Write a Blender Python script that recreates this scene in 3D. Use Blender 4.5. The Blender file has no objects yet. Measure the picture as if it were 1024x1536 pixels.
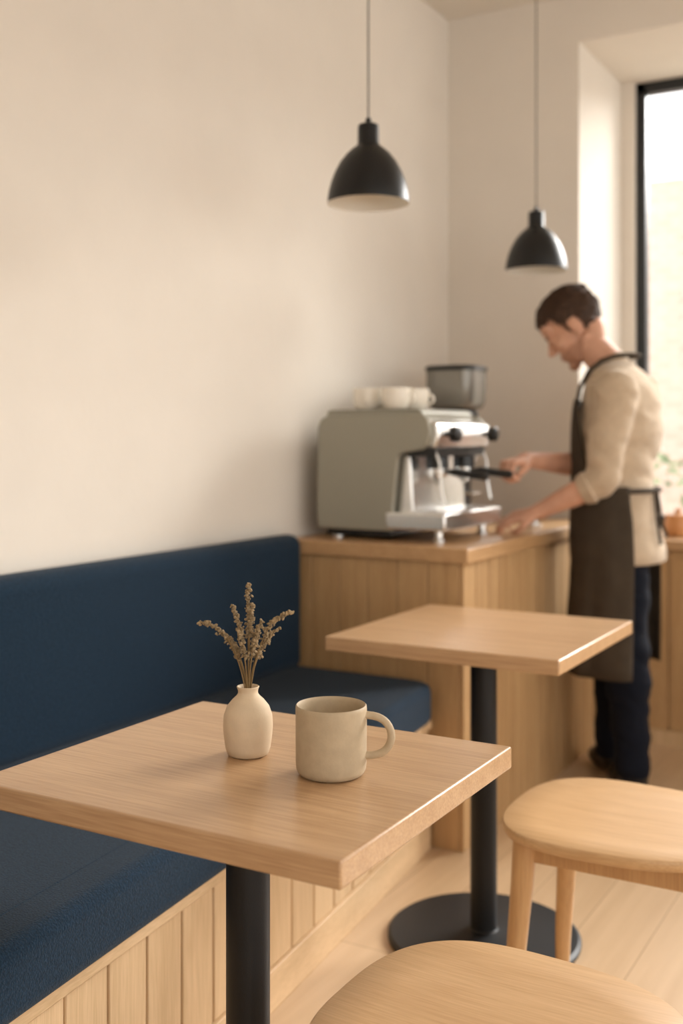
import bpy, bmesh, math, random
from mathutils import Vector, Matrix, Quaternion
import mathutils.noise as mn
random.seed(7)
scene = bpy.context.scene
V = Vector

# ------------------------------------------------------------------ materials
def lin(c):
    return tuple(((v/255)/12.92 if v/255 <= 0.04045 else ((v/255+0.055)/1.055)**2.4) for v in c) + (1.0,)

def mat(name, rgb, rough=0.5, metal=0.0, var=0.0, vscale=8.0, bump=0.0, bscale=200.0, sheen=0.0, spec=0.5, bdist=0.002, sss=0.0):
    m = bpy.data.materials.new(name); m.use_nodes = True
    nt = m.node_tree; b = nt.nodes["Principled BSDF"]
    b.inputs["Base Color"].default_value = lin(rgb)
    b.inputs["Roughness"].default_value = rough
    b.inputs["Metallic"].default_value = metal
    b.inputs["Specular IOR Level"].default_value = spec
    if sheen: b.inputs["Sheen Weight"].default_value = sheen
    if sss:
        b.inputs["Subsurface Weight"].default_value = sss; b.inputs["Subsurface Radius"].default_value = (1, .35, .2); b.inputs["Subsurface Scale"].default_value = 0.01
    tc = nt.nodes.new("ShaderNodeTexCoord")
    n = nt.nodes.new("ShaderNodeTexNoise"); n.inputs["Scale"].default_value = vscale; n.inputs["Detail"].default_value = 4
    nt.links.new(tc.outputs["Object"], n.inputs["Vector"])
    r = nt.nodes.new("ShaderNodeValToRGB")
    c = lin(rgb); k = max(var, 0.01)
    r.color_ramp.elements[0].position = 0.3; r.color_ramp.elements[1].position = 0.7
    r.color_ramp.elements[0].color = tuple(x*(1-k) for x in c[:3])+(1,)
    r.color_ramp.elements[1].color = tuple(min(1, x*(1+k)) for x in c[:3])+(1,)
    nt.links.new(n.outputs["Fac"], r.inputs["Fac"]); nt.links.new(r.outputs["Color"], b.inputs["Base Color"])
    if bump:
        n2 = nt.nodes.new("ShaderNodeTexNoise"); n2.inputs["Scale"].default_value = bscale; n2.inputs["Detail"].default_value = 3
        nt.links.new(tc.outputs["Object"], n2.inputs["Vector"])
        bp = nt.nodes.new("ShaderNodeBump"); bp.inputs["Strength"].default_value = bump; bp.inputs["Distance"].default_value = bdist
        nt.links.new(n2.outputs["Fac"], bp.inputs["Height"]); nt.links.new(bp.outputs["Normal"], b.inputs["Normal"])
    return m

def wood(name, c_dark, c_light, axis='X', rough=0.42, fine=1.0, coat=0.0, mixf=0.5):
    m = bpy.data.materials.new(name); m.use_nodes = True
    nt = m.node_tree; b = nt.nodes["Principled BSDF"]
    b.inputs["Roughness"].default_value = rough
    b.inputs["Coat Weight"].default_value = coat; b.inputs["Coat Roughness"].default_value = 0.22
    tc = nt.nodes.new("ShaderNodeTexCoord"); mp = nt.nodes.new("ShaderNodeMapping")
    s = {'X': (1.6, 26, 26), 'Y': (26, 1.6, 26), 'Z': (26, 26, 1.6)}[axis]
    mp.inputs["Scale"].default_value = tuple(v*fine for v in s)
    nt.links.new(tc.outputs["Object"], mp.inputs["Vector"])
    n1 = nt.nodes.new("ShaderNodeTexNoise"); n1.inputs["Scale"].default_value = 1.0; n1.inputs["Detail"].default_value = 6; n1.inputs["Distortion"].default_value = 0.4
    nt.links.new(mp.outputs["Vector"], n1.inputs["Vector"])
    mp2 = nt.nodes.new("ShaderNodeMapping"); s2 = {'X': (12, 330, 330), 'Y': (330, 12, 330), 'Z': (330, 330, 12)}[axis]
    mp2.inputs["Scale"].default_value = s2
    nt.links.new(tc.outputs["Object"], mp2.inputs["Vector"])
    n2 = nt.nodes.new("ShaderNodeTexNoise"); n2.inputs["Scale"].default_value = 1.0; n2.inputs["Detail"].default_value = 3
    nt.links.new(mp2.outputs["Vector"], n2.inputs["Vector"])
    mx = nt.nodes.new("ShaderNodeMath"); mx.operation = 'MULTIPLY_ADD'; mx.inputs[1].default_value = mixf
    ad = nt.nodes.new("ShaderNodeMath"); ad.operation = 'MULTIPLY'; ad.inputs[1].default_value = 1-mixf
    nt.links.new(n1.outputs["Fac"], ad.inputs[0])
    nt.links.new(n2.outputs["Fac"], mx.inputs[0]); nt.links.new(ad.outputs[0], mx.inputs[2])
    r = nt.nodes.new("ShaderNodeValToRGB")
    r.color_ramp.elements[0].position = 0.34; r.color_ramp.elements[1].position = 0.64
    r.color_ramp.elements[0].color = lin(c_dark); r.color_ramp.elements[1].color = lin(c_light)
    nt.links.new(mx.outputs[0], r.inputs["Fac"]); nt.links.new(r.outputs["Color"], b.inputs["Base Color"])
    bp = nt.nodes.new("ShaderNodeBump"); bp.inputs["Strength"].default_value = 0.2; bp.inputs["Distance"].default_value = 0.001
    nt.links.new(n2.outputs["Fac"], bp.inputs["Height"]); nt.links.new(bp.outputs["Normal"], b.inputs["Normal"])
    return m

M = {}
M['wall'] = mat("plaster_wall", (222, 214, 203), 0.9, var=0.02, vscale=5, bump=0.25, bscale=40, spec=0.2, bdist=0.003)
M['ceil'] = mat("ceiling_paint", (226, 219, 208), 0.9, spec=0.2)
M['navy'] = mat("navy_fabric", (21, 41, 58), 0.92, var=0.42, vscale=260, bump=0.9, bscale=300, sheen=0.08, spec=0.12)
M['tabletop'] = wood("oak_tabletop", (170, 133, 96), (198, 162, 123), 'X', 0.34, coat=0.25, mixf=.62)
M['counter'] = wood("oak_counter_board", (168, 131, 88), (196, 159, 113), 'Z', 0.5)
M['slab'] = wood("oak_counter_slab", (172, 133, 91), (198, 159, 116), 'Y', 0.35)
M['bench'] = wood("light_oak_board", (188, 156, 116), (214, 182, 142), 'Z', 0.5)
M['benchrail'] = wood("light_oak_rail", (190, 158, 118), (216, 184, 144), 'Y', 0.5)
M['chair'] = wood("ash_chair_wood", (188, 149, 105), (208, 171, 127), 'X', 0.38, fine=0.8, mixf=.6)
M['chairleg'] = wood("ash_leg_wood", (178, 137, 93), (202, 162, 114), 'Z', 0.4)
M['black'] = mat("black_powder_coat", (17, 18, 20), 0.5, bump=0.1, bscale=400, spec=0.35)
M['lamp'] = mat("black_lamp_enamel", (15, 16, 18), 0.4, spec=0.4)
M['cord'] = mat("grey_lamp_cord", (96, 92, 84), 0.6)
M['lampin'] = mat("white_lamp_enamel", (235, 228, 215), 0.6)
M['frame'] = mat("black_window_frame", (20, 23, 26), 0.4)
M['mug'] = mat("stoneware_mug", (180, 161, 133), 0.6, var=0.06, vscale=60, bump=0.08, bscale=300, spec=.35)
M['vase'] = mat("ceramic_vase", (209, 188, 159), 0.7, var=0.04, vscale=50, bump=0.1, bscale=250, spec=.35)
M['flower'] = mat("dried_floret", (140, 120, 90), 0.95, var=0.4, vscale=120)
M['stem'] = mat("dried_stem", (128, 104, 68), 0.9, var=0.15, vscale=80)
M['steel'] = mat("brushed_steel", (232, 231, 228), 0.27, metal=0.95, var=0.03)
M['machine'] = mat("machine_panel_paint", (150, 146, 132), 0.4, metal=0.2)
M['blackpl'] = mat("black_plastic", (18, 18, 18), 0.35)
M['hopper'] = mat("smoked_hopper", (132, 128, 120), 0.25, metal=0.3)
M['facadeglass'] = mat("facade_glass", (140, 130, 122), 0.3)
M['cup'] = mat("white_porcelain", (234, 226, 212), 0.25)
M['skin'] = mat("skin", (200, 152, 126), 0.6, var=0.10, vscale=22, sss=.12, bump=.15, bscale=500)
M['stubble'] = mat("stubble_skin", (170, 125, 101), 0.7, var=0.22, vscale=260)
M['lips'] = mat("lip_skin", (176, 120, 103), 0.5)
M['hair'] = mat("brown_hair", (70, 48, 33), 0.6, var=0.35, vscale=90)
M['sweater'] = mat("beige_sweater", (192, 172, 148), 0.92, var=0.07, vscale=25, bump=0.6, bscale=300, sheen=0.15, spec=.2)
M['apron'] = mat("charcoal_brown_apron", (68, 59, 49), 0.9, var=0.14, vscale=14, bump=0.5, bscale=450, spec=.2)
M['trouser'] = mat("navy_trousers", (15, 19, 30), 0.9, var=0.08, vscale=25, bump=0.3, bscale=400, spec=0.2)
M['shoe'] = mat("black_shoe_leather", (18, 17, 17), 0.4)
M['leaf'] = mat("hedge_leaf", (128, 145, 108), 0.7, var=0.3, vscale=10)
M['pave'] = mat("pavement", (215, 210, 202), 0.9, var=0.05)
M['bowl'] = wood("wooden_jar", (176, 118, 70), (205, 150, 98), 'Z', 0.45)

def floor_mat():
    m = bpy.data.materials.new("light_oak_floor"); m.use_nodes = True
    nt = m.node_tree; b = nt.nodes["Principled BSDF"]; b.inputs["Roughness"].default_value = 0.38
    tc = nt.nodes.new("ShaderNodeTexCoord")
    mp = nt.nodes.new("ShaderNodeMapping"); mp.inputs["Rotation"].default_value = (0, 0, math.radians(90))
    nt.links.new(tc.outputs["Object"], mp.inputs["Vector"])
    br = nt.nodes.new("ShaderNodeTexBrick"); br.inputs["Scale"].default_value = 1.0
    br.inputs["Brick Width"].default_value = 1.7; br.inputs["Row Height"].default_value = 0.17
    br.inputs["Mortar Size"].default_value = 0.0014; br.offset = 0.37
    br.inputs["Color1"].default_value = lin((208, 179, 144)); br.inputs["Color2"].default_value = lin((198, 168, 132))
    br.inputs["Mortar"].default_value = lin((160, 130, 96))
    nt.links.new(mp.outputs["Vector"], br.inputs["Vector"])
    mp2 = nt.nodes.new("ShaderNodeMapping"); mp2.inputs["Scale"].default_value = (30, 1.8, 1)
    nt.links.new(tc.outputs["Object"], mp2.inputs["Vector"])
    n = nt.nodes.new("ShaderNodeTexNoise"); n.inputs["Scale"].default_value = 1; n.inputs["Detail"].default_value = 6
    nt.links.new(mp2.outputs["Vector"], n.inputs["Vector"])
    r = nt.nodes.new("ShaderNodeValToRGB"); r.color_ramp.elements[0].position = .3; r.color_ramp.elements[1].position = .7
    r.color_ramp.elements[0].color = (0.86, 0.83, 0.79, 1); r.color_ramp.elements[1].color = (1, 1, 1, 1)
    nt.links.new(n.outputs["Fac"], r.inputs["Fac"])
    mx = nt.nodes.new("ShaderNodeMix"); mx.data_type = 'RGBA'; mx.blend_type = 'MULTIPLY'; mx.inputs["Factor"].default_value = 1.0
    nt.links.new(br.outputs["Color"], mx.inputs["A"]); nt.links.new(r.outputs["Color"], mx.inputs["B"])
    nt.links.new(mx.outputs["Result"], b.inputs["Base Color"])
    return m
M['floor'] = floor_mat()

def brick_mat():
    m = bpy.data.materials.new("pale_brick"); m.use_nodes = True
    nt = m.node_tree; b = nt.nodes["Principled BSDF"]; b.inputs["Roughness"].default_value = 0.9
    tc = nt.nodes.new("ShaderNodeTexCoord")
    mp = nt.nodes.new("ShaderNodeMapping"); mp.inputs["Rotation"].default_value = (math.radians(90), 0, 0)
    nt.links.new(tc.outputs["Object"], mp.inputs["Vector"])
    br = nt.nodes.new("ShaderNodeTexBrick"); br.inputs["Scale"].default_value = 1.0
    br.inputs["Brick Width"].default_value = 0.24; br.inputs["Row Height"].default_value = 0.085
    br.inputs["Mortar Size"].default_value = 0.010
    br.inputs["Color1"].default_value = lin((196, 174, 160)); br.inputs["Color2"].default_value = lin((186, 160, 144))
    br.inputs["Mortar"].default_value = lin((200, 188, 176))
    nt.links.new(mp.outputs["Vector"], br.inputs["Vector"]); nt.links.new(br.outputs["Color"], b.inputs["Base Color"])
    return m
M['brick'] = brick_mat()

def glass_mat():
    m = bpy.data.materials.new("window_glass"); m.use_nodes = True
    nt = m.node_tree; nt.nodes.clear()
    o = nt.nodes.new("ShaderNodeOutputMaterial"); t = nt.nodes.new("ShaderNodeBsdfTransparent"); g = nt.nodes.new("ShaderNodeBsdfGlossy")
    g.inputs["Roughness"].default_value = 0.02
    mx = nt.nodes.new("ShaderNodeMixShader"); mx.inputs[0].default_value = 0.05
    nt.links.new(t.outputs[0], mx.inputs[1]); nt.links.new(g.outputs[0], mx.inputs[2]); nt.links.new(mx.outputs[0], o.inputs[0])
    return m
M['glass'] = glass_mat()

# ------------------------------------------------------------------ mesh builder
class MB:
    def __init__(s): s.v = []; s.f = []; s.mi = []
    def add(s, vs, fs, mi=0):
        o = len(s.v); s.v += [tuple(v) for v in vs]
        s.f += [tuple(i+o for i in f) for f in fs]; s.mi += [mi]*len(fs)
    def box(s, x0, x1, y0, y1, z0, z1, mi=0):
        vs = [(x, y, z) for z in (z0, z1) for y in (y0, y1) for x in (x0, x1)]
        s.add(vs, [(0,2,3,1),(4,5,7,6),(0,1,5,4),(2,6,7,3),(0,4,6,2),(1,3,7,5)], mi)
    def prism(s, poly, z0, z1, mi=0):
        n = len(poly)
        vs = [(p[0], p[1], z0) for p in poly]+[(p[0], p[1], z1) for p in poly]
        fs = [tuple(range(n-1, -1, -1)), tuple(range(n, 2*n))]+[(i, (i+1) % n, n+(i+1) % n, n+i) for i in range(n)]
        s.add(vs, fs, mi)
    def prism_y(s, poly, y0, y1, mi=0):
        n = len(poly)
        vs = [(p[0], y0, p[1]) for p in poly]+[(p[0], y1, p[1]) for p in poly]
        fs = [tuple(range(n)), tuple(range(2*n-1, n-1, -1))]+[(i, n+i, n+(i+1) % n, (i+1) % n) for i in range(n)]
        s.add(vs, fs, mi)
    def rings(s, rings, mi=0, cap0=True, cap1=True, closed=True):
        n = len(rings[0]); vs = [p for r in rings for p in r]; fs = []
        for a in range(len(rings)-1):
            for i in range(n if closed else n-1):
                j = (i+1) % n
                fs.append((a*n+i, a*n+j, (a+1)*n+j, (a+1)*n+i))
        if cap0: fs.append(tuple(range(n-1, -1, -1)))
        if cap1: fs.append(tuple((len(rings)-1)*n+i for i in range(n)))
        s.add(vs, fs, mi)
    def lathe(s, c, prof, seg=48, mi=0, cap0=True, cap1=True):
        s.rings([[(c[0]+r*math.cos(2*math.pi*i/seg), c[1]+r*math.sin(2*math.pi*i/seg), c[2]+z) for i in range(seg)] for r, z in prof], mi, cap0, cap1)
    def tube(s, pts, rad, seg=12, mi=0, flat=None):
        pts = [V(p) for p in pts]
        if not hasattr(rad, '__len__'): rad = [rad]*len(pts)
        rings = []; up = None
        for i, p in enumerate(pts):
            t = (pts[min(i+1, len(pts)-1)]-pts[max(i-1, 0)]).normalized()
            if up is None:
                a = V((0, 0, 1)) if abs(t.z) < .9 else V((1, 0, 0))
                up = (a - t*a.dot(t)).normalized()
            else: up = (up-t*up.dot(t)).normalized()
            sd = t.cross(up)
            f = flat if flat else 1.0
            rings.append([p+up*math.cos(2*math.pi*k/seg)*rad[i]*f+sd*math.sin(2*math.pi*k/seg)*rad[i] for k in range(seg)])
        s.rings(rings, mi)
    def ell(s, c, r, rot=None, seg=16, mi=0):
        rr = rot if rot else Matrix.Identity(3); c = V(c); vs = []; fs = []
        nl = seg//2
        vs.append(c+rr@V((0, 0, -r[2])))
        for a in range(1, nl):
            ph = -math.pi/2+math.pi*a/nl
            for i in range(seg):
                th = 2*math.pi*i/seg
                vs.append(c+rr@V((r[0]*math.cos(ph)*math.cos(th), r[1]*math.cos(ph)*math.sin(th), r[2]*math.sin(ph))))
        vs.append(c+rr@V((0, 0, r[2]))); T = len(vs)-1
        for i in range(seg):
            j = (i+1) % seg
            fs.append((0, 1+j, 1+i))
            for a in range(nl-2): fs.append((1+a*seg+i, 1+a*seg+j, 1+(a+1)*seg+j, 1+(a+1)*seg+i))
            fs.append((1+(nl-2)*seg+i, 1+(nl-2)*seg+j, T))
        s.add(vs, fs, mi)
    def cap(s, p0, p1, r0, r1, mi=0, seg=14):
        p0 = V(p0); p1 = V(p1)
        s.ell(p0, (r0,)*3, seg=seg, mi=mi); s.ell(p1, (r1,)*3, seg=seg, mi=mi)
        s.tube([p0, p1], [r0, r1], seg=seg, mi=mi)
    def obj(s, name, mats, smooth=True, bevel=0, bseg=3, parent=None, angle=35):
        me = bpy.data.meshes.new(name); me.from_pydata(s.v, [], s.f)
        if not isinstance(mats, (list, tuple)): mats = [mats]
        for m in mats: me.materials.append(m)
        for i, p in enumerate(me.polygons): p.material_index = s.mi[i]
        bm = bmesh.new(); bm.from_mesh(me); bmesh.ops.recalc_face_normals(bm, faces=bm.faces); bm.to_mesh(me); bm.free()
        ob = bpy.data.objects.new(name, me); scene.collection.objects.link(ob)
        if bevel:
            b = ob.modifiers.new("bevel", 'BEVEL'); b.width = bevel; b.segments = bseg; b.limit_method = 'ANGLE'; b.angle_limit = math.radians(40)
        if smooth:
            me.polygons.foreach_set("use_smooth", [True]*len(me.polygons))
            try: me.set_sharp_from_angle(angle=math.radians(angle))
            except Exception: pass
        if parent: setpar(ob, parent)
        return ob

def setpar(ob, par):
    ob.parent = par; ob.matrix_parent_inverse = Matrix.Translation(-V(par.location))
def empty(name, loc=(0, 0, 0)):
    e = bpy.data.objects.new(name, None); e.location = loc; e.empty_display_size = 0.1
    scene.collection.objects.link(e); return e
def box(name, x0, x1, y0, y1, z0, z1, m, bevel=0, parent=None):
    b = MB(); b.box(x0, x1, y0, y1, z0, z1); return b.obj(name, m, bevel > 0, bevel, parent=parent)

def remesh(mb, name, voxel, mats, matfn, parent, smooth_iter=4, vertfn=None):
    me = bpy.data.meshes.new(name+"_src"); me.from_pydata(mb.v, [], mb.f)
    bm = bmesh.new(); bm.from_mesh(me); bmesh.ops.recalc_face_normals(bm, faces=bm.faces); bm.to_mesh(me); bm.free()
    ob = bpy.data.objects.new(name+"_src", me); scene.collection.objects.link(ob)
    r = ob.modifiers.new("r", 'REMESH'); r.mode = 'VOXEL'; r.voxel_size = voxel
    if smooth_iter:
        sm = ob.modifiers.new("s", 'SMOOTH'); sm.iterations = smooth_iter; sm.factor = 0.5
    dg = bpy.context.evaluated_depsgraph_get(); dg.update()
    m2 = bpy.data.meshes.new_from_object(ob.evaluated_get(dg))
    bpy.data.objects.remove(ob)
    m2.name = name; m2.materials.clear()
    for m in mats: m2.materials.append(m)
    if vertfn:
        for v in m2.vertices: v.co = vertfn(v.co.copy())
    for p in m2.polygons:
        p.material_index = matfn(p.center) if matfn else 0
        p.use_smooth = True
    o = bpy.data.objects.new(name, m2); scene.collection.objects.link(o)
    if parent: setpar(o, parent)
    return o

# ------------------------------------------------------------------ room
WX = -1.93; BY = 4.29; CZ = 3.0; RX = 3.2; FY = -2.4; NX = -1.3585; WY = 4.9; NT = 2.81
box("floor", WX-0.2, RX+0.2, FY-0.2, WY+0.2, -0.1, 0, M['floor'])
box("ceiling", WX-0.2, RX+0.2, FY-0.2, WY+0.2, CZ, CZ+0.1, M['ceil'])
box("wall_left", WX-0.2, WX, FY-0.2, WY+0.2, 0, CZ, M['wall'])
mb = MB()
mb.box(WX, NX, BY, WY+0.2, 0, CZ)
mb.box(NX, 1.9, BY, WY+0.2, NT, CZ)
mb.box(1.9, RX, BY, WY+0.2, 0, CZ)
mb.box(NX, 1.9, WY, WY+0.2, 0, 0.83)
mb.box(NX, -1.30, WY, WY+0.2, 0.83, NT)
mb.obj("wall_back", M['wall'], False)
w = empty("window_1", (0.3, WY+0.08, 0.83))
mb = MB(); y0, y1 = WY+0.03, WY+0.09; fx0, fx1 = -1.30, 1.9
for x in (fx0, -0.25, 0.82, fx1-0.045): mb.box(x, x+0.045, y0, y1, 0.83, NT)
mb.box(fx0, fx1, y0, y1, NT-0.05, NT); mb.box(fx0, fx1, y0, y1, 0.83, 0.88)
mb.obj("window_frame", M['frame'], True, 0.004, parent=w)
box("glass", fx0+0.02, fx1-0.02, WY+0.055, WY+0.060, 0.86, NT-0.03, M['glass'], parent=w)
mb = MB(); mb.box(RX, RX+0.2, FY, WY, 0, 0.4); mb.box(RX, RX+0.2, FY, WY, 2.85, CZ)
for y in (FY-0.2, 0.0, 2.3): mb.box(RX, RX+0.2, y, y+0.25, 0.4, 2.85)
mb.box(RX, RX+0.2, WY-0.35, WY+0.2, 0.4, 2.85)
mb.obj("wall_right", M['wall'], False)
mb = MB()
for a, b_ in ((FY+0.05, 0.0), (0.25, 2.3), (2.55, WY-0.35)):
    for y in (a, (a+b_)/2-0.02, b_-0.045): mb.box(RX+0.06, RX+0.12, y, y+0.045, 0.4, 2.85)
    mb.box(RX+0.06, RX+0.12, a, b_, 0.4, 0.45); mb.box(RX+0.06, RX+0.12, a, b_, 2.8, 2.85)
mb.obj("window_2", M['frame'], False)
mb = MB(); mb.box(WX, RX, FY-0.2, FY, 0, 0.5); mb.box(WX, RX, FY-0.2, FY, 2.85, CZ)
mb.box(WX, 0.9, FY-0.2, FY, 0.5, 2.85); mb.box(2.6, RX, FY-0.2, FY, 0.5, 2.85)
mb.obj("wall_front", M['wall'], False)
mb = MB()
for x in (0.9, 1.73, 2.555): mb.box(x, x+0.045, FY-0.14, FY-0.08, 0.5, 2.85)
mb.box(0.9, 2.6, FY-0.14, FY-0.08, 0.5, 0.55); mb.box(0.9, 2.6, FY-0.14, FY-0.08, 2.8, 2.85)
mb.obj("unseen_fill_window", M['frame'], False)  # unseen window behind the camera, opening narrowed to reduce fill light

# exterior
box("pavement", -12, 14, WY+0.2, 30, -0.25, -0.1, M['pave'])
b = empty("brick_building", (0, 12, -0.1))
box("facade", -10, 12, 12, 13, -0.099, 4.0, M['brick'], parent=b)
mb = MB()
for x in (-1.45, 0.55, 2.6): mb.box(x, x+0.9, 11.96, 12.02, 0.9, 2.7)
mb.obj("facade_windows", M['facadeglass'], False, parent=b)
mb = MB(); random.seed(3)
for i in range(1500):
    c = V((random.uniform(-2.2, 1.5), random.gauss(6.1, .16), 0)); c.z = random.uniform(0.12, 1.12)
    d = V((random.gauss(0, 1), random.gauss(0, 1), random.gauss(0, 1))).normalized(); e = d.orthogonal().normalized()
    s_ = random.uniform(.03, .06)
    mb.add([c-d*s_, c+e*s_*.5, c+d*s_, c-e*s_*.5], [(0, 1, 2, 3)])
mb.box(-2.3, 1.6, 5.85, 6.35, -0.099, 0.25, 1)
mb.obj("hedge_planter", [M['leaf'], M['pave']], False)

# ------------------------------------------------------------------ counter
def rect_boards(mb, x0, x1, y0, y1, z0, z1, w, axis, gap=0.004):
    if axis == 'x':
        n = max(1, round((x1-x0)/w)); s_ = (x1-x0)/n
        for i in range(n): mb.box(x0+i*s_+gap/2, x0+(i+1)*s_-gap/2, y0, y1, z0, z1)
    else:
        n = max(1, round((y1-y0)/w)); s_ = (y1-y0)/n
        for i in range(n): mb.box(x0, x1, y0+i*s_+gap/2, y0+(i+1)*s_-gap/2, z0, z1)
CX = -1.30
c = empty("bar_counter", (-1.6, 3.6, 0))
mb = MB(); mb.box(WX+0.003, CX-0.014, 3.014, BY-0.003, 0, 0.854); mb.obj("carcass", M['counter'], False, parent=c)
mb = MB(); rect_boards(mb, WX+0.003, CX-0.014, 3.0, 3.014, 0.0, 0.854, 0.105, 'x', .003); rect_boards(mb, CX-0.014, CX, 3.0, BY-0.003, 0.0, 0.854, 0.10, 'y', .006)
mb.obj("panel_boards", M['counter'], True, 0.0015, 2, parent=c)
box("worktop", WX+0.003, CX+0.02, 2.985, BY-0.003, 0.855, 0.90, M['slab'], 0.004, parent=c)
c = empty("window_counter", (0, 4.65, 0))
box("carcass", NX+0.004, 1.88, 4.462, WY-0.004, 0, 0.78, M['counter'], parent=c)
mb = MB(); rect_boards(mb, NX+0.004, 1.88, 4.448, 4.462, 0.06, 0.78, 0.105, 'x'); mb.obj("panel_boards", M['counter'], True, 0.002, 2, parent=c)
box("plinth", NX+0.004, 1.88, 4.44, 4.462, 0, 0.06, M['bench'], parent=c)
box("worktop", NX+0.004, 1.89, 4.42, WY-0.004, 0.781, 0.82, M['tabletop'], 0.004, parent=c)
mb = MB(); mb.lathe((-1.045, 4.62, 0.821), [(.045, 0), (.052, .01), (.055, .05), (.05, .075), (.052, .08), (.052, .088), (.02, .092), (.012, .096), (.014, .11), (.0, .116)], 32)
mb.obj("wooden_jar", M['bowl'])

# ------------------------------------------------------------------ bench
def xf(y, off=0.0): return -1.368+(2.95-y)*0.103+off
YB0 = 0.25
be = empty("banquette_bench", (-1.6, 1.6, 0))
def rc(poly_c, p_in, p_out, r, n=6):
    a = (V(p_in)-V(poly_c)).normalized()*r; b_ = (V(p_out)-V(poly_c)).normalized()*r; c_ = V(poly_c)
    return [tuple((1-t)**2*(c_+a)+2*t*(1-t)*c_+t*t*(c_+b_)) for t in [k/n for k in range(n+1)]]
P = [(-1.925, YB0), (xf(YB0), YB0), (xf(2.97), 2.97), (-1.925, 2.97)]
poly = [P[0]]+rc(P[1], P[0], P[2], .04)+rc(P[2], P[1], P[3], .08, 8)+[P[3]]
mb = MB(); mb.prism(poly, 0.387, 0.507); mb.obj("seat_cushion", M['navy'], True, 0.036, 6, parent=be, angle=60)
mb = MB(); mb.tube([(xf(y, -0.085), y, 0.5060) for y in (0.3, 1.0, 2.0, 2.88)], 0.0018, 6); mb.obj("seat_seam", M['navy'], parent=be)
mb = MB(); mb.box(-1.925, -1.838, YB0, 2.98, 0.490, 0.920); mb.obj("back_cushion", M['navy'], True, 0.038, 6, parent=be, angle=60)
def obox(mb, ya, yb, off0, off1, z0, z1, gap=0):
    ya += gap/2; yb -= gap/2
    mb.prism([(xf(ya, off0), ya), (xf(ya, off1), ya), (xf(yb, off1), yb), (xf(yb, off0), yb)], z0, z1)
mb = MB()
mb.prism([(-1.925, YB0+.01), (xf(YB0+.01, -0.055), YB0+.01), (xf(2.98, -0.055), 2.98), (-1.925, 2.98)], 0.0, 0.386)
mb.obj("base_carcass", M['bench'], False, parent=be)
mb = MB(); n = 24; s_ = (2.98-YB0-.01)/n
for i in range(n): obox(mb, YB0+.01+i*s_, YB0+.01+(i+1)*s_, -0.055, -0.034, 0.09, 0.362, 0.005)
mb.obj("panel_boards", M['bench'], True, 0.003, 2, parent=be)
mb = MB(); obox(mb, YB0+.01, 2.98, -0.055, -0.022, 0.362, 0.386); obox(mb, YB0+.01, 2.98, -0.055, -0.026, 0, 0.09)
mb.obj("rail_and_plinth", M['benchrail'], True, 0.002, 2, parent=be)

# ------------------------------------------------------------------ tables
def table(name, x0, x1, y0, y1, px, py, h=0.75, t=0.034):
    cx, cy = (x0+x1)/2, (y0+y1)/2
    e = empty(name, (cx, cy, 0))
    box("table_top", x0, x1, y0, y1, h-t, h, M['tabletop'], 0.0035, parent=e)
    mb = MB()
    mb.lathe((px, py, 0), [(.231, 0.0), (.235, .003), (.235, .012), (.227, .018), (.05, .022), (.036, .024), (.0325, .028), (.0325, h-t-0.008), ], 64)
    mb.box(px-.13, px+.13, py-.13, py+.13, h-t-0.008, h-t-0.0005)
    mb.obj("pedestal", M['black'], parent=e)
    return e
table("cafe_table", -1.212, -0.617, 1.078, 1.612, -.928, 1.345)
table("cafe_table", -1.348, -0.765, 2.278, 2.868, -1.037, 2.517)

# ------------------------------------------------------------------ stools
def stool(name, cx, cy, sx=0.235, sy=0.225, h=0.46):
    e = empty(name, (cx, cy, 0))
    def se(sc, z, N=96):
        pts = []
        for i in range(N):
            t = 2*math.pi*i/N; c_, s2 = math.cos(t), math.sin(t); ex = 2/2.8
            u = math.copysign(abs(c_)**ex, c_); v = math.copysign(abs(s2)**ex, s2)
            pts.append((cx+u*sx*sc, cy+v*sy*sc*(1.0-0.06*u), z))
        return pts
    mb = MB()
    mb.rings([se(.955, h-.024), se(.985, h-.021), se(.998, h-.014), se(1.0, h-.006), se(.995, h-.0015), se(.985, h), se(.7, h-.002), se(.35, h-.004), se(.02, h-.005)])
    mb.obj("seat", M['chair'], parent=e, angle=50)
    tops = {"leg_1": (-.165, -.14), "leg_2": (-.165, .14), "leg_3": (.165, -.13), "leg_4": (.165, .13)}
    for k, (dx, dy) in tops.items():
        mb = MB(); fx, fy = dx*1.15, dy*1.15
        mb.tube([(cx+fx, cy+fy, 0.0), (cx+fx*.98, cy+fy*.98, .12), (cx+dx*1.03, cy+dy*1.03, h-.12), (cx+dx, cy+dy, h-.026)], [.014, .0175, .0225, .024], 20)
        mb.obj(k, M['chairleg'], parent=e)
    mb = MB()
    for s1 in (-1, 1):
        mb.box(cx-.165, cx+.165, cy+s1*.135-.010, cy+s1*.135+.010, h-.075, h-.0245)
        mb.box(cx+s1*.163-.010, cx+s1*.163+.010, cy-.14, cy+.14, h-.075, h-.0245)
    mb.obj("apron_rails", M['chairleg'], True, 0.004, 2, parent=e)
stool("wooden_stool", -0.530, 1.345)
stool("wooden_stool", -0.605, 2.225)

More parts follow.
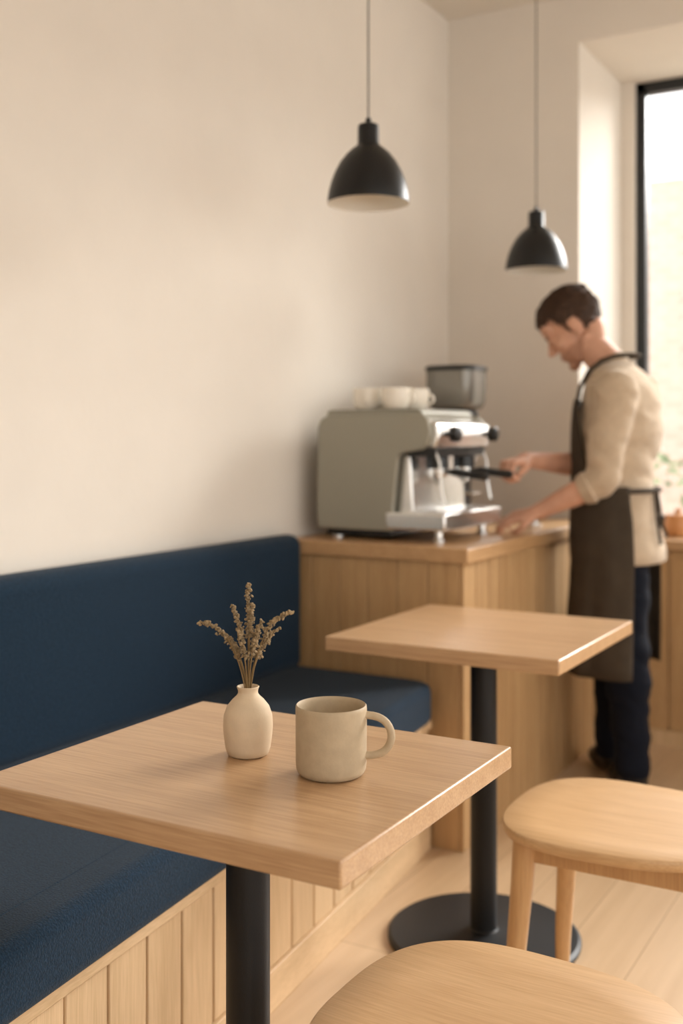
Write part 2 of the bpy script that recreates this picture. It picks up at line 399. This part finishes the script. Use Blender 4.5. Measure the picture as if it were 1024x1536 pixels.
# ------------------------------------------------------------------ vase + flowers
VX, VY, TZ = -0.946, 1.371, 0.7505
fv = MB()
prof = [(.0, .0), (.026, .0), (.031, .003), (.034, .012), (.0365, .03), (.0375, .045), (.0365, .060), (.032, .073), (.024, .083), (.0175, .089), (.0150, .093), (.0150, .097), (.0170, .1025), (.0160, .1035), (.0135, .101), (.012, .094), (.014, .088), (.028, .075), (.033, .045), (.03, .01), (.0, .008)]
fv.lathe((VX, VY, TZ), prof, 64, cap0=False, cap1=False)
fv.obj("bud_vase", M['vase'], angle=60)
R = V((.8682, .4962, 0)); Fd = V((-.4962, .8682, 0))
mb = MB(); random.seed(11)
tips = [(0.0, .152, .01, .6), (-.072, .098, -.01, .5), (.066, .112, .0, .55), (-.026, .118, .02, .55), (.022, .100, -.02, .6), (.046, .085, .02, .6), (-.046, .082, .015, .55), (.008, .125, -.015, .5), (-.012, .085, -.02, .6), (.030, .068, .01, .5), (-.03, .072, .0, .5), (.012, .075, .02, .55)]
base = V((VX, VY, TZ+.03)); mouth = V((VX, VY, TZ+.103))
for (u, h, dd, fl) in tips:
    tip = mouth+R*u+Fd*dd+V((0, 0, h))
    m0 = mouth+R*(u*.07)+Fd*(dd*.15)
    ctrl = mouth+R*(u*.30)+Fd*dd*.5+V((0, 0, h*(.75 if abs(u) < .06 else .95)))
    pts = [base+(m0-base)*t for t in (0, .5)]
    cv = []
    for k in range(15):
        t = k/14; cv.append((1-t)**2*m0+2*t*(1-t)*ctrl+t*t*tip)
    mb.tube(pts+cv, [.0011]*(len(pts)+8)+[.0008]*(len(cv)-8), 6, mi=1)
    nfl = int(150*fl*(h/.1)**.5)
    for k in range(nfl):
        t = 1-fl*(k/nfl)*1.05; t = max(t, .3)
        p = (1-t)**2*m0+2*t*(1-t)*ctrl+t*t*tip
        clump = .0068*(0.45+0.55*abs(math.sin(k*0.24)))*(1.1-(t-.4)*.6)
        o = V((random.gauss(0, 1), random.gauss(0, 1), random.gauss(0, .8)))
        p = p+o.normalized()*clump*random.uniform(.2, 1.1)
        q = Quaternion((random.random(), random.random(), random.random(), random.random())).normalized().to_matrix()
        s_ = random.uniform(.0013, .0029)
        mb.ell(p, (s_*1.5, s_, s_*.7), q, 6, 0)
mb.obj("dried_flowers", [M['flower'], M['stem']], False)

# ------------------------------------------------------------------ mug
MX, MY = -0.789, 1.351
mb = MB()
prof = [(.0, .002), (.036, .002), (.038, .0), (.041, .0), (.0465, .003), (.0495, .009), (.0505, .018), (.0508, .093), (.0504, .0975), (.0490, .099), (.0476, .0975), (.0470, .093), (.0466, .02), (.042, .010), (.0, .009)]
mb.lathe((MX, MY, TZ), prof, 72, cap0=False, cap1=False)
ha = V((.93, .37, 0)).normalized(); hp = []
for k in range(21):
    a = math.radians(-96+192*k/20)
    hp.append(V((MX, MY, TZ+.057))+ha*(.0478+.038*max(0, math.cos(a))**.75)+V((0, 0, .0285*math.sin(a))))
mb.tube(hp, [.0065]+[.0055]*19+[.0065], 16)
mb.obj("coffee_mug", M['mug'], angle=60)

# ------------------------------------------------------------------ pendants
def pendant(x, y, z):
    e = empty("pendant_lamp", (x, y, z))
    mb = MB()
    out = [(.1100, 0), (.1095, .012), (.1065, .032), (.1000, .058), (.0900, .084), (.0760, .110), (.0580, .133), (.0420, .147), (.0310, .155), (.0285, .162), (.0285, .200), (.0270, .210), (.0200, .2135), (.0085, .214), (.0075, .228), (.0030, .231)]
    mb.lathe((x, y, z), out, 64, 0, cap0=False)
    inn = [(.1100, 0), (.1082, .001), (.1075, .012), (.1045, .032), (.098, .058), (.088, .083), (.074, .108), (.056, .130), (.03, .145), (.0, .148)]
    mb.lathe((x, y, z), inn, 64, 1, cap0=False, cap1=False)
    mb.obj("shade", [M['lamp'], M['lampin']], parent=e, angle=50)
    mb = MB(); mb.ell((x, y, z+.075), (.027, .027, .032)); mb.lathe((x, y, z+.10), [(.014, 0), (.014, .045)], 20); mb.obj("bulb", M['cup'], parent=e)
    mb = MB(); mb.tube([(x, y, z+.23), (x, y, CZ-.02)], .0024, 8); mb.obj("cord", M['cord'], parent=e)
    mb = MB(); mb.lathe((x, y, CZ-.025), [(.045, 0), (.05, .005), (.05, .024)], 32); mb.obj("ceiling_rose", M['lamp'], parent=e)
pendant(-1.403, 2.60, 1.856); pendant(-1.353, 3.776, 1.826)

# ------------------------------------------------------------------ espresso machine
e = empty("espresso_machine", (-1.62, 3.30, .90))
YA, YBm = 3.08, 3.53
def side_poly():
    return [(-1.85, .932), (-1.856, 1.0), (-1.85, 1.26), (-1.84, 1.285), (-1.815, 1.300), (-1.475, 1.300), (-1.455, 1.285), (-1.445, 1.245), (-1.455, 1.205), (-1.475, 1.190), (-1.545, 1.178), (-1.560, 1.165), (-1.577, 1.0), (-1.577, .932)]
mb = MB(); mb.prism_y(side_poly(), YA, YA+.022); mb.prism_y(side_poly(), YBm-.022, YBm)
mb.obj("side_panels", M['machine'], True, .006, 3, parent=e)
mb = MB(); mb.prism_y([(-1.84, .94), (-1.84, 1.285), (-1.60, 1.285), (-1.60, .94)], YA+.022, YBm-.022); mb.obj("body", M['machine'], False, parent=e)
mb = MB()
mb.prism_y([(-1.60, 1.19), (-1.60, 1.288), (-1.47, 1.288), (-1.435, 1.27), (-1.425, 1.235), (-1.44, 1.195)], YA+.023, YBm-.0)
mb.prism_y([(-1.60, .94), (-1.60, 1.19), (-1.535, 1.19), (-1.520, .94)], YA+.04, YBm)
mb.obj("front_housing", M['steel'], True, .006, 3, parent=e)
mb = MB(); mb.box(-1.60, -1.395, YA-.002, YBm+.01, .938, .992); mb.obj("drip_tray", M['steel'], True, .006, 3, parent=e)
mb = MB()
for i in range(22):
    y = YA+.02+i*.0187; mb.box(-1.515, -1.405, y, y+.010, .9925, .996)
mb.obj("drip_grate", M['steel'], False, parent=e)
mb = MB(); mb.prism_y([(-1.83, 1.286), (-1.83, 1.312), (-1.815, 1.318), (-1.50, 1.318), (-1.485, 1.306), (-1.485, 1.286)], YA+.026, YBm-.026)
mb.obj("cup_tray", M['machine'], True, .004, 3, parent=e)
mb = MB()
for x in (-1.80, -1.44):
    for y in (YA+.05, YBm-.05): mb.lathe((x, y, .901), [(.02, 0), (.02, .008), (.014, .012), (.014, .04)], 20)
mb.obj("feet", M['steel'], parent=e)
mb = MB(); mb.box(-1.83, -1.60, YA+.03, YBm-.03, .912, .94); mb.obj("underside", M['blackpl'], False, parent=e)
mb = MB()
GY = (3.205, 3.415); GXh = -1.478
for y in GY:
    mb.lathe((GXh, y, 1.135), [(.030, 0), (.036, .004), (.036, .03), (.028, .034), (.028, .062)], 28, 1)
    mb.lathe((GXh, y, 1.098), [(.010, -.02), (.014, -.012), (.028, 0), (.031, .012), (.031, .036)], 28, 0)
mb.obj("group_heads", [M['steel'], M['blackpl']], parent=e)
mb = MB()
mb.box(-1.545, -1.44, YA+.03, YBm-.02, 1.168, 1.194)
for y in GY:
    mb.tube([(GXh+.03, y, 1.118), (-1.435, y, 1.118), (-1.42, y, 1.117), (-1.36, y, 1.110), (-1.315, y, 1.106), (-1.305, y, 1.106)], [.007, .008, .013, .0125, .0145, .008], 16)
    mb.lathe((GXh, y, 1.128), [(.037, 0), (.037, .012)], 28)
for y in (3.15, 3.46):
    mb.tube([(-1.43, y, 1.238), (-1.405, y, 1.238), (-1.404, y, 1.238), (-1.380, y, 1.238), (-1.376, y, 1.238)], [.008, .008, .024, .024, .018], 20)
mb.obj("handles_and_knobs", M['blackpl'], parent=e)
mb = MB()
for y in (3.115, 3.50):
    mb.tube([(-1.45, y, 1.195), (-1.43, y, 1.15), (-1.425, y, 1.07), (-1.415, y, 1.02)], .0045, 8)
mb.obj("steam_wands", M['steel'], parent=e)
mb = MB(); random.seed(5)
for (x, y) in [(-1.71, 3.16), (-1.60, 3.15), (-1.70, 3.27), (-1.585, 3.26), (-1.67, 3.38)]:
    zc = 1.3185
    mb.lathe((x, y, zc), [(.030, 0), (.035, .003), (.042, .014), (.046, .035), (.047, .068), (.0455, .068), (.0435, .036), (.035, .014), (.0, .008)], 32, cap1=False)
    a = random.uniform(-2.4, -.4) if x < -1.6 else random.uniform(-.5, .3); c_ = V((x, y, zc+.034)); u = V((math.cos(a), math.sin(a), 0))
    mb.tube([c_+u*(.043+.019*math.sin(t*math.pi))+V((0, 0, .017*math.cos(t*math.pi))) for t in [k/8 for k in range(9)]], .004, 8)
mb.obj("coffee_cups", M['cup'], angle=50)

# grinder
gx, gy = -1.675, 3.80
e = empty("coffee_grinder", (gx, gy, .9))
mb = MB(); mb.box(gx-.10, gx+.05, gy-.085, gy+.085, .901, .925); mb.box(gx-.09, gx+.03, gy-.075, gy+.075, .925, 1.20); mb.box(gx-.09, gx+.06, gy-.08, gy+.08, 1.14, 1.33)
mb.obj("body", M['blackpl'], True, .015, 4, parent=e)
mb = MB()
def rr(cx, cy, a, b_, z, n=40):
    return [(cx+a*math.copysign(abs(math.cos(t))**.55, math.cos(t)), cy+b_*math.copysign(abs(math.sin(t))**.55, math.sin(t)), z) for t in [2*math.pi*i/n for i in range(n)]]
mb.rings([rr(gx, gy, .060, .060, 1.33), rr(gx, gy, .086, .086, 1.336), rr(gx, gy, .096, .096, 1.36), rr(gx, gy, .100, .100, 1.42), rr(gx, gy, .100, .100, 1.474)])
mb.obj("hopper", M['hopper'], parent=e, angle=60)
mb = MB(); mb.rings([rr(gx, gy, .101, .101, 1.4745), rr(gx, gy, .105, .105, 1.478), rr(gx, gy, .104, .104, 1.490), rr(gx, gy, .09, .09, 1.495)]); mb.obj("lid", M['blackpl'], parent=e, angle=50)
mb = MB(); mb.tube([(gx+.05, gy, 1.17), (gx+.085, gy, 1.15)], [.03, .022], 16); mb.tube([(gx+.02, gy-.03, 1.02), (gx+.08, gy-.03, 1.02), (gx+.08, gy+.03, 1.02), (gx+.02, gy+.03, 1.02)], .006, 8)
mb.obj("spout_and_fork", M['steel'], parent=e)
mb = MB(); mb.lathe((-1.372, 3.80, .901), [(.027, 0), (.028, .004), (.028, .014), (.012, .02), (.009, .03), (.015, .045), (.016, .055), (.010, .062), (0, .064)], 28); mb.obj("coffee_tamper", M['steel'])

# ------------------------------------------------------------------ barista
man = empty("barista", (-1.08, 3.85, 0))
def ring(cx, cy, z, a, b_, n=32, tilt=0.0, p=2.3):
    out = []
    for i in range(n):
        t = 2*math.pi*i/n; c_, s2 = math.cos(t), math.sin(t)
        u = math.copysign(abs(c_)**(2/p), c_)*a; v = math.copysign(abs(s2)**(2/p), s2)*b_
        out.append((cx+u, cy+v, z+tilt*u))
    return out
CYm = 3.85
torso = [(.80, -1.065, .128, .172), (.86, -1.07, .134, .178), (.94, -1.075, .132, .172), (1.02, -1.085, .125, .160), (1.09, -1.088, .126, .158), (1.18, -1.08, .134, .166),
         (1.27, -1.072, .138, .182), (1.35, -1.068, .132, .192), (1.41, -1.068, .112, .185), (1.455, -1.078, .088, .145), (1.485, -1.092, .066, .085)]
SHn = V((-1.035, 3.675, 1.385)); ELn = V((-1.072, 3.63, 1.080)); WRn = V((-1.285, 3.585, .972))
SHf = V((-1.045, 4.02, 1.385)); ELf = V((-1.17, 3.93, 1.12)); WRf = V((-1.315, 3.58, 1.150))
N0 = V((-1.085, CYm, 1.455)); N1 = V((-1.185, CYm, 1.565))
mb = MB()
mb.rings([ring(x, CYm, z, a, b_) for z, x, a, b_ in torso])
for S, E, W_ in ((SHn, ELn, WRn), (SHf, ELf, WRf)):
    mb.cap(S, E, .074, .058, seg=20)
    F_ = (W_-E)
    mb.cap(E, E+F_*.22, .058, .049, seg=20)
    mb.cap(E, E+F_*.45, .044, .042, seg=20); mb.cap(E+F_*.45, W_, .042, .027, seg=20)
mb.cap(N0, N1, .066, .058, seg=20)
HPn = V((-1.055, 3.765, .86)); KNn = V((-1.02, 3.755, .49)); ANn = V((-1.00, 3.75, .10))
HPf = V((-1.080, 3.935, .86)); KNf = V((-1.115, 3.945, .49)); ANf = V((-1.130, 3.95, .10))
for H_, K_, A_ in ((HPn, KNn, ANn), (HPf, KNf, ANf)):
    mb.cap(H_, K_, .098, .074, seg=20); mb.cap(K_, K_+(A_-K_)*.35, .074, .072, seg=20); mb.cap(K_+(A_-K_)*.35, A_, .072, .060, seg=20)
    td = V((-.60, .80, 0))
    mb.cap(A_+V((.012, 0, -.05)), A_+td*.09+V((0, 0, -.055)), .043, .042, seg=16); mb.cap(A_+td*.09+V((0, 0, -.055)), A_+td*.155+V((0, 0, -.065)), .042, .033, seg=16)
def seg_t(p, a, b_):
    d = b_-a; t = (p-a).dot(d)/d.dot(d); q = a+d*max(0, min(1, t)); return t, (p-q).length
def bodymat(p):
    for E, W_ in ((ELn, WRn), (ELf, WRf)):
        t, d = seg_t(p, E, W_)
        if t > .30 and d < .07: return 1
    t, d = seg_t(p, N0, N1)
    if t > .30 and d < .085 and p.z > 1.46: return 1
    if p.z < .075: return 3
    if p.z < .80: return 2
    return 0
def folds(co):
    if co.z < .002: co.z = .002
    if co.z < 1.44 and co.z > .10:
        t1, d1 = seg_t(co, ELn+(WRn-ELn)*.3, WRn); t2, d2 = seg_t(co, ELf+(WRf-ELf)*.3, WRf)
        if min(d1, d2) > .06:
            n_ = mn.noise_vector(V((co.x*7, co.y*7, co.z*15)))
            n2_ = mn.noise_vector(V((co.x*12+5, co.y*12, co.z*34+co.x*20)))
            co = co+n_*.011+n2_*.004
    return co
body = remesh(mb, "body", .009, [M['sweater'], M['skin'], M['trouser'], M['shoe']], bodymat, man, 5, folds)
mb = MB()
mb.rings([ring(-1.065, CYm, .795, .142, .186), ring(-1.066, CYm, .80, .147, .191), ring(-1.067, CYm, .84, .147, .191), ring(-1.07, CYm, .87, .140, .183)], cap0=True, cap1=True)
mb.obj("sweater_hem", M['sweater'], parent=man, angle=60)
mb = MB()
for E, W_ in ((ELn, WRn), (ELf, WRf)):
    d = (W_-E)
    mb.tube([E+d*.15, E+d*.17, E+d*.24, E+d*.26], [.050, .0575, .056, .048], 20)
    mb.tube([E+d*.20, E+d*.22, E+d*.30, E+d*.32], [.048, .0535, .051, .044], 20)
nd = (N1-N0).normalized()
mb.tube([N0+nd*.018, N0+nd*.026, N0+nd*.042, N0+nd*.048], [.064, .0715, .069, .060], 24)
mb.obj("cuffs_and_collar", M['sweater'], parent=man, angle=60)

def tz(z):
    for i in range(len(torso)-1):
        a, b_ = torso[i], torso[i+1]
        if a[0] <= z <= b_[0]:
            t = (z-a[0])/(b_[0]-a[0]); return tuple(a[k]*(1-t)+b_[k]*t for k in range(4))
    return torso[0] if z < torso[0][0] else torso[-1]
def arc(cx, cy, z, a, b_, half, n=64, wob=0.0, p=2.3):
    out = []
    for i in range(n+1):
        t = math.pi-half+2*half*i/n; c_, s2 = math.cos(t), math.sin(t)
        w_ = 1+wob*(math.sin(t*9+z*3)+.5*math.sin(t*17-z*5))
        out.append((cx+math.copysign(abs(c_)**(2/p), c_)*a*w_, cy+math.copysign(abs(s2)**(2/p), s2)*b_*w_, z))
    return out
mb = MB(); rows = []
for k in range(18):
    f = k/17; z = 1.06+(.415-1.06)*f
    _, cx_, a_, b_ = tz(max(z, .80))
    ex = .022+.035*f
    rows.append(arc(cx_, CYm, z, a_+ex, b_+ex*.8, math.radians(124-8*f), wob=.020*f+.005))
mb.rings(rows, cap0=False, cap1=False, closed=False)
o = mb.obj("apron_skirt", M['apron'], parent=man, angle=80); so = o.modifiers.new("s", 'SOLIDIFY'); so.thickness = .003; so.offset = 1
mb = MB(); rows = []
for k in range(12):
    f = k/11; z = 1.05+.31*f
    _, cx_, a_, b_ = tz(z)
    rows.append(arc(cx_, CYm, z, a_+.019, b_+.017, math.radians(88-38*f**.7)))
mb.rings(rows, cap0=False, cap1=False, closed=False)
o = mb.obj("apron_bib", M['apron'], parent=man, angle=80); so = o.modifiers.new("s", 'SOLIDIFY'); so.thickness = .003; so.offset = 1
mb = MB()
sp = [(-1.187, -.125, 1.34), (-1.176, -.124, 1.40), (-1.150, -.114, 1.455), (-1.110, -.098, 1.492), (-1.07, -.084, 1.507), (-1.042, -.068, 1.512), (-1.022, -.045, 1.513), (-1.012, -.020, 1.513), (-1.010, 0, 1.513)]
sp = sp+[(a, -b_, c_) for a, b_, c_ in sp[-2::-1]]
mb.tube([(a, CYm+b_, c_) for a, b_, c_ in sp], .013, 12, flat=.5)
wp = []
for i in range(41):
    t = 2*math.pi*i/40; _, cx_, a_, b_ = tz(1.045); wp.append((cx_+math.cos(t)*(a_+.022), CYm+math.sin(t)*(b_+.020), 1.045))
mb.tube(wp, .009, 8)
mb.tube([(-.945, CYm-.01, 1.045), (-.935, CYm-.03, .95), (-.92, CYm-.035, .86)], .006, 8); mb.tube([(-.945, CYm+.01, 1.045), (-.93, CYm+.02, .93), (-.915, CYm+.03, .88)], .006, 8)
mb.obj("apron_straps", M['apron'], parent=man, angle=60)

# head
HC = V((-1.236, CYm-.005, 1.620)); HS = 1.05
fwd = V((-.76, -.18, -.58)).normalized(); left = V((0, 0, 1)).cross(fwd).normalized(); upv = fwd.cross(left).normalized()
HR = Matrix((fwd, left, upv)).transposed()
def H(p): return HC+HR@(V(p)*HS)
mb = MB()
def he(c, r, rot=None): mb.ell(H(c), tuple(x*HS for x in r), HR@(rot if rot else Matrix.Identity(3)), 20)
he((-.012, 0, .035), (.098, .076, .088)); he((.028, 0, -.015), (.064, .062, .085)); he((.030, 0, -.072), (.058, .053, .042))
he((.072, 0, -.104), (.022, .026, .020)); he((.070, 0, .045), (.030, .056, .040)); he((.083, 0, .022), (.015, .048, .009))
he((.055, .036, -.02), (.034, .024, .028)); he((.055, -.036, -.02), (.034, .024, .028)); he((.074, 0, -.062), (.022, .030, .024))
mb.cap(H((.090, 0, .012)), H((.114, 0, -.026)), .008, .0115); he((.104, .011, -.030), (.011, .008, .008)); he((.104, -.011, -.030), (.011, .008, .008))
for s1 in (-1, 1):
    he((-.008, s1*.079, -.002), (.020, .008, .032), Matrix.Rotation(.2, 3, 'Y')); he((-.004, s1*.077, -.030), (.011, .007, .013))
    mb.cap(H((.004, s1*.078, .02)), H((-.02, s1*.084, .022)), .005, .005); mb.cap(H((-.02, s1*.084, .022)), H((-.024, s1*.083, -.012)), .005, .004)
    he((.078, s1*.031, .002), (.014, .017, .011))
    mb.cap(H((-.01, s1*.045, -.055)), H((.045, s1*.030, -.092)), .022, .020)
mb.cap(H((-.045, 0, -.035)), N1+V((.015, 0, -.02)), .052, .056); mb.cap(H((.0, 0, -.06)), N1, .048, .055)
def headmat(p):
    q = (HR.transposed()@(p-HC))/HS
    if q.x < .005: return 0
    n_ = mn.noise(q*60)*.004
    lim = -.046-max(0, q.x-.03)*.15
    if q.z < lim+n_ and q.z > -.13: return 1
    return 0
remesh(mb, "head", .0042, [M['skin'], M['stubble']], headmat, man, 3)
mb = MB()
mb.ell(H((.094, 0, -.060)), (.005, .021, .0035), HR, 12, 0); mb.ell(H((.092, 0, -.069)), (.006, .018, .0045), HR, 12, 0)
for s1 in (-1, 1):
    mb.tube([H((.0925-.0035*abs(k)-.002, s1*(.031+k*.006), -.006-.0012*(2-abs(k)))) for k in (-2, -1, 0, 1, 2)], .0014, 6, mi=1)
mb.obj("lips_and_lashes", [M['lips'], M['hair']], parent=man)
mb = MB(); random.seed(21)
hc = V((-.014, 0, .045)); hr = V((.104, .084, .090))
def keep(q):
    if q.x > .045: return q.z > .062
    if q.x > .012: return q.z > -.022+(q.x-.012)*2.4
    if q.x > -.030: return q.z > .012
    return q.z > -.078
NS = 90; NLt = 50; vs = []; fs = []
def hk(d):
    k = 1+.05*mn.noise(d*5)+.03*mn.noise(d*14)
    if d.z > 0 and d.x > 0: k += .16*(d.x*d.z)**.8
    elif d.z > .3: k += .03
    if d.z < -.3 and d.x < 0: k += .12*(-d.z-.3)
    return k
for a in range(NLt+1):
    ph = -math.pi/2+math.pi*a/NLt
    for i in range(NS):
        th = 2*math.pi*i/NS
        d = V((math.cos(ph)*math.cos(th), math.cos(ph)*math.sin(th), math.sin(ph)))
        vs.append(hc+V((d.x*hr.x, d.y*hr.y, d.z*hr.z))*hk(d))
for a in range(NLt):
    for i in range(NS):
        j = (i+1) % NS; f = (a*NS+i, a*NS+j, (a+1)*NS+j, (a+1)*NS+i)
        if all(keep(vs[q]) for q in f): fs.append(f)
mb.add([H(q) for q in vs], fs)
for i in range(4200):
    d = V((random.gauss(0, 1), random.gauss(0, 1), random.gauss(0, 1))).normalized()
    q = hc+V((d.x*hr.x, d.y*hr.y, d.z*hr.z))*hk(d)
    if not keep(q): continue
    flow = V((.7, .35*random.uniform(-1, 1), .1)) if d.z > .35 else V((-.35, 0, -.85))
    flow = (flow-d*flow.dot(d)).normalized()
    L = random.uniform(.012, .026) if d.z > .35 else random.uniform(.008, .014)
    lift = .006 if d.z > .35 else .002
    mb.tube([H(q-d*.002), H(q+flow*L*.5+d*lift), H(q+flow*L+d*lift*.8)], [.0022, .0018, .0005], 4)
for s1 in (-1, 1):
    for k in range(14):
        y = .014+k*.0026; mb.tube([H((.0975-k*.0008, s1*y, .023)), H((.0985-k*.0011, s1*(y+.006), .026-.0002*k))], [.0022, .001], 4)
o = mb.obj("hair", M['hair'], parent=man, angle=80)

# hands
def hand(name, wrist, X, Z, thumb_sign, curls, thumb, wristend=None):
    X = V(X).normalized(); Z = V(Z); Z = (Z-X*Z.dot(X)).normalized(); Y = Z.cross(X)*thumb_sign
    O = V(wrist)
    def L(p): return O+X*p[0]+Y*p[1]+Z*p[2]
    mb = MB()
    rt = Matrix((X, Y, Z)).transposed()
    mb.ell(L((.048, 0, 0)), (.050, .040, .015), rt, 18)
    ks = [(.092, .030), (.096, .010), (.092, -.010), (.084, -.028)]
    ls = [(.042, .025, .020), (.046, .029, .021), (.042, .027, .020), (.034, .020, .018)]
    for i, ((kx, ky), l3) in enumerate(zip(ks, ls)):
        mb.cap(L((.0, ky*.55, 0)), L((kx, ky, 0)), .0145, .0105, seg=12)
        p = V((kx, ky, 0)); ang = 0; r = .0098 if i < 3 else .0085
        for j in range(3):
            ang += math.radians(curls[i][j])
            q = p+V((math.cos(ang)*l3[j], 0, -math.sin(ang)*l3[j]))
            mb.cap(L(p), L(q), r, r-.0009, seg=12); p = q; r -= .0009
    tp = [V(t) for t in thumb]; rr_ = [.015, .0120, .0108, .0085]
    for j in range(3): mb.cap(L(tp[j]), L(tp[j+1]), rr_[j], rr_[j+1], seg=12)
    mb.cap(O-X*.02, L((.02, 0, 0)), .0265, .022, seg=16)
    if wristend is not None: mb.cap(V(wristend), O, .030, .0268, seg=16)
    return remesh(mb, name, .0035, [M['skin']], None, man, 2)
hand("hand_left", WRn, (-.93, -.12, -.22), (-.15, -.45, .88), 1, [(25, 40, 30), (22, 42, 32), (25, 44, 32), (30, 45, 32)],
     [(.018, .022, -.006), (.045, .045, -.018), (.072, .046, -.032), (.092, .036, -.040)], wristend=WRn+(ELn-WRn)*.15)
hand("hand_right", WRf+V((-.003, -.012, .0)), (-.34, -.93, -.10), (-.05, -.1, .95), 1, [(62, 72, 40), (60, 75, 42), (60, 75, 42), (62, 72, 42)],
     [(.018, .022, -.006), (.045, .040, -.020), (.072, .036, -.038), (.088, .020, -.048)], wristend=WRf+(ELf-WRf)*.15)

# ------------------------------------------------------------------ lights
w_ = bpy.data.worlds.new("sky"); scene.world = w_; w_.use_nodes = True
bg = w_.node_tree.nodes["Background"]; bg.inputs[0].default_value = (1.0, 0.99, 0.965, 1); bg.inputs[1].default_value = 3.1
sd = bpy.data.lights.new("sun", 'SUN'); sd.energy = 9.5; sd.angle = math.radians(32); sd.color = (1, .98, .94)
so = bpy.data.objects.new("sun", sd); scene.collection.objects.link(so)
so.rotation_euler = V((-.36, -.84, -.40)).to_track_quat('-Z', 'Y').to_euler()

# ------------------------------------------------------------------ camera
cd = bpy.data.cameras.new("camera"); cam = bpy.data.objects.new("camera", cd); scene.collection.objects.link(cam)
cam.location = (0, 0, 1.23); cam.rotation_euler = (math.radians(90), 0, math.radians(29.75))
cd.sensor_fit = 'VERTICAL'; cd.sensor_height = 36; cd.sensor_width = 24; cd.lens = 36*1650/1536
cd.shift_y = -113/1536
cd.dof.use_dof = True; cd.dof.focus_distance = 1.62; cd.dof.aperture_fstop = 2.6
cd.clip_start = 0.05
scene.camera = cam
scene.view_settings.view_transform = 'Standard'
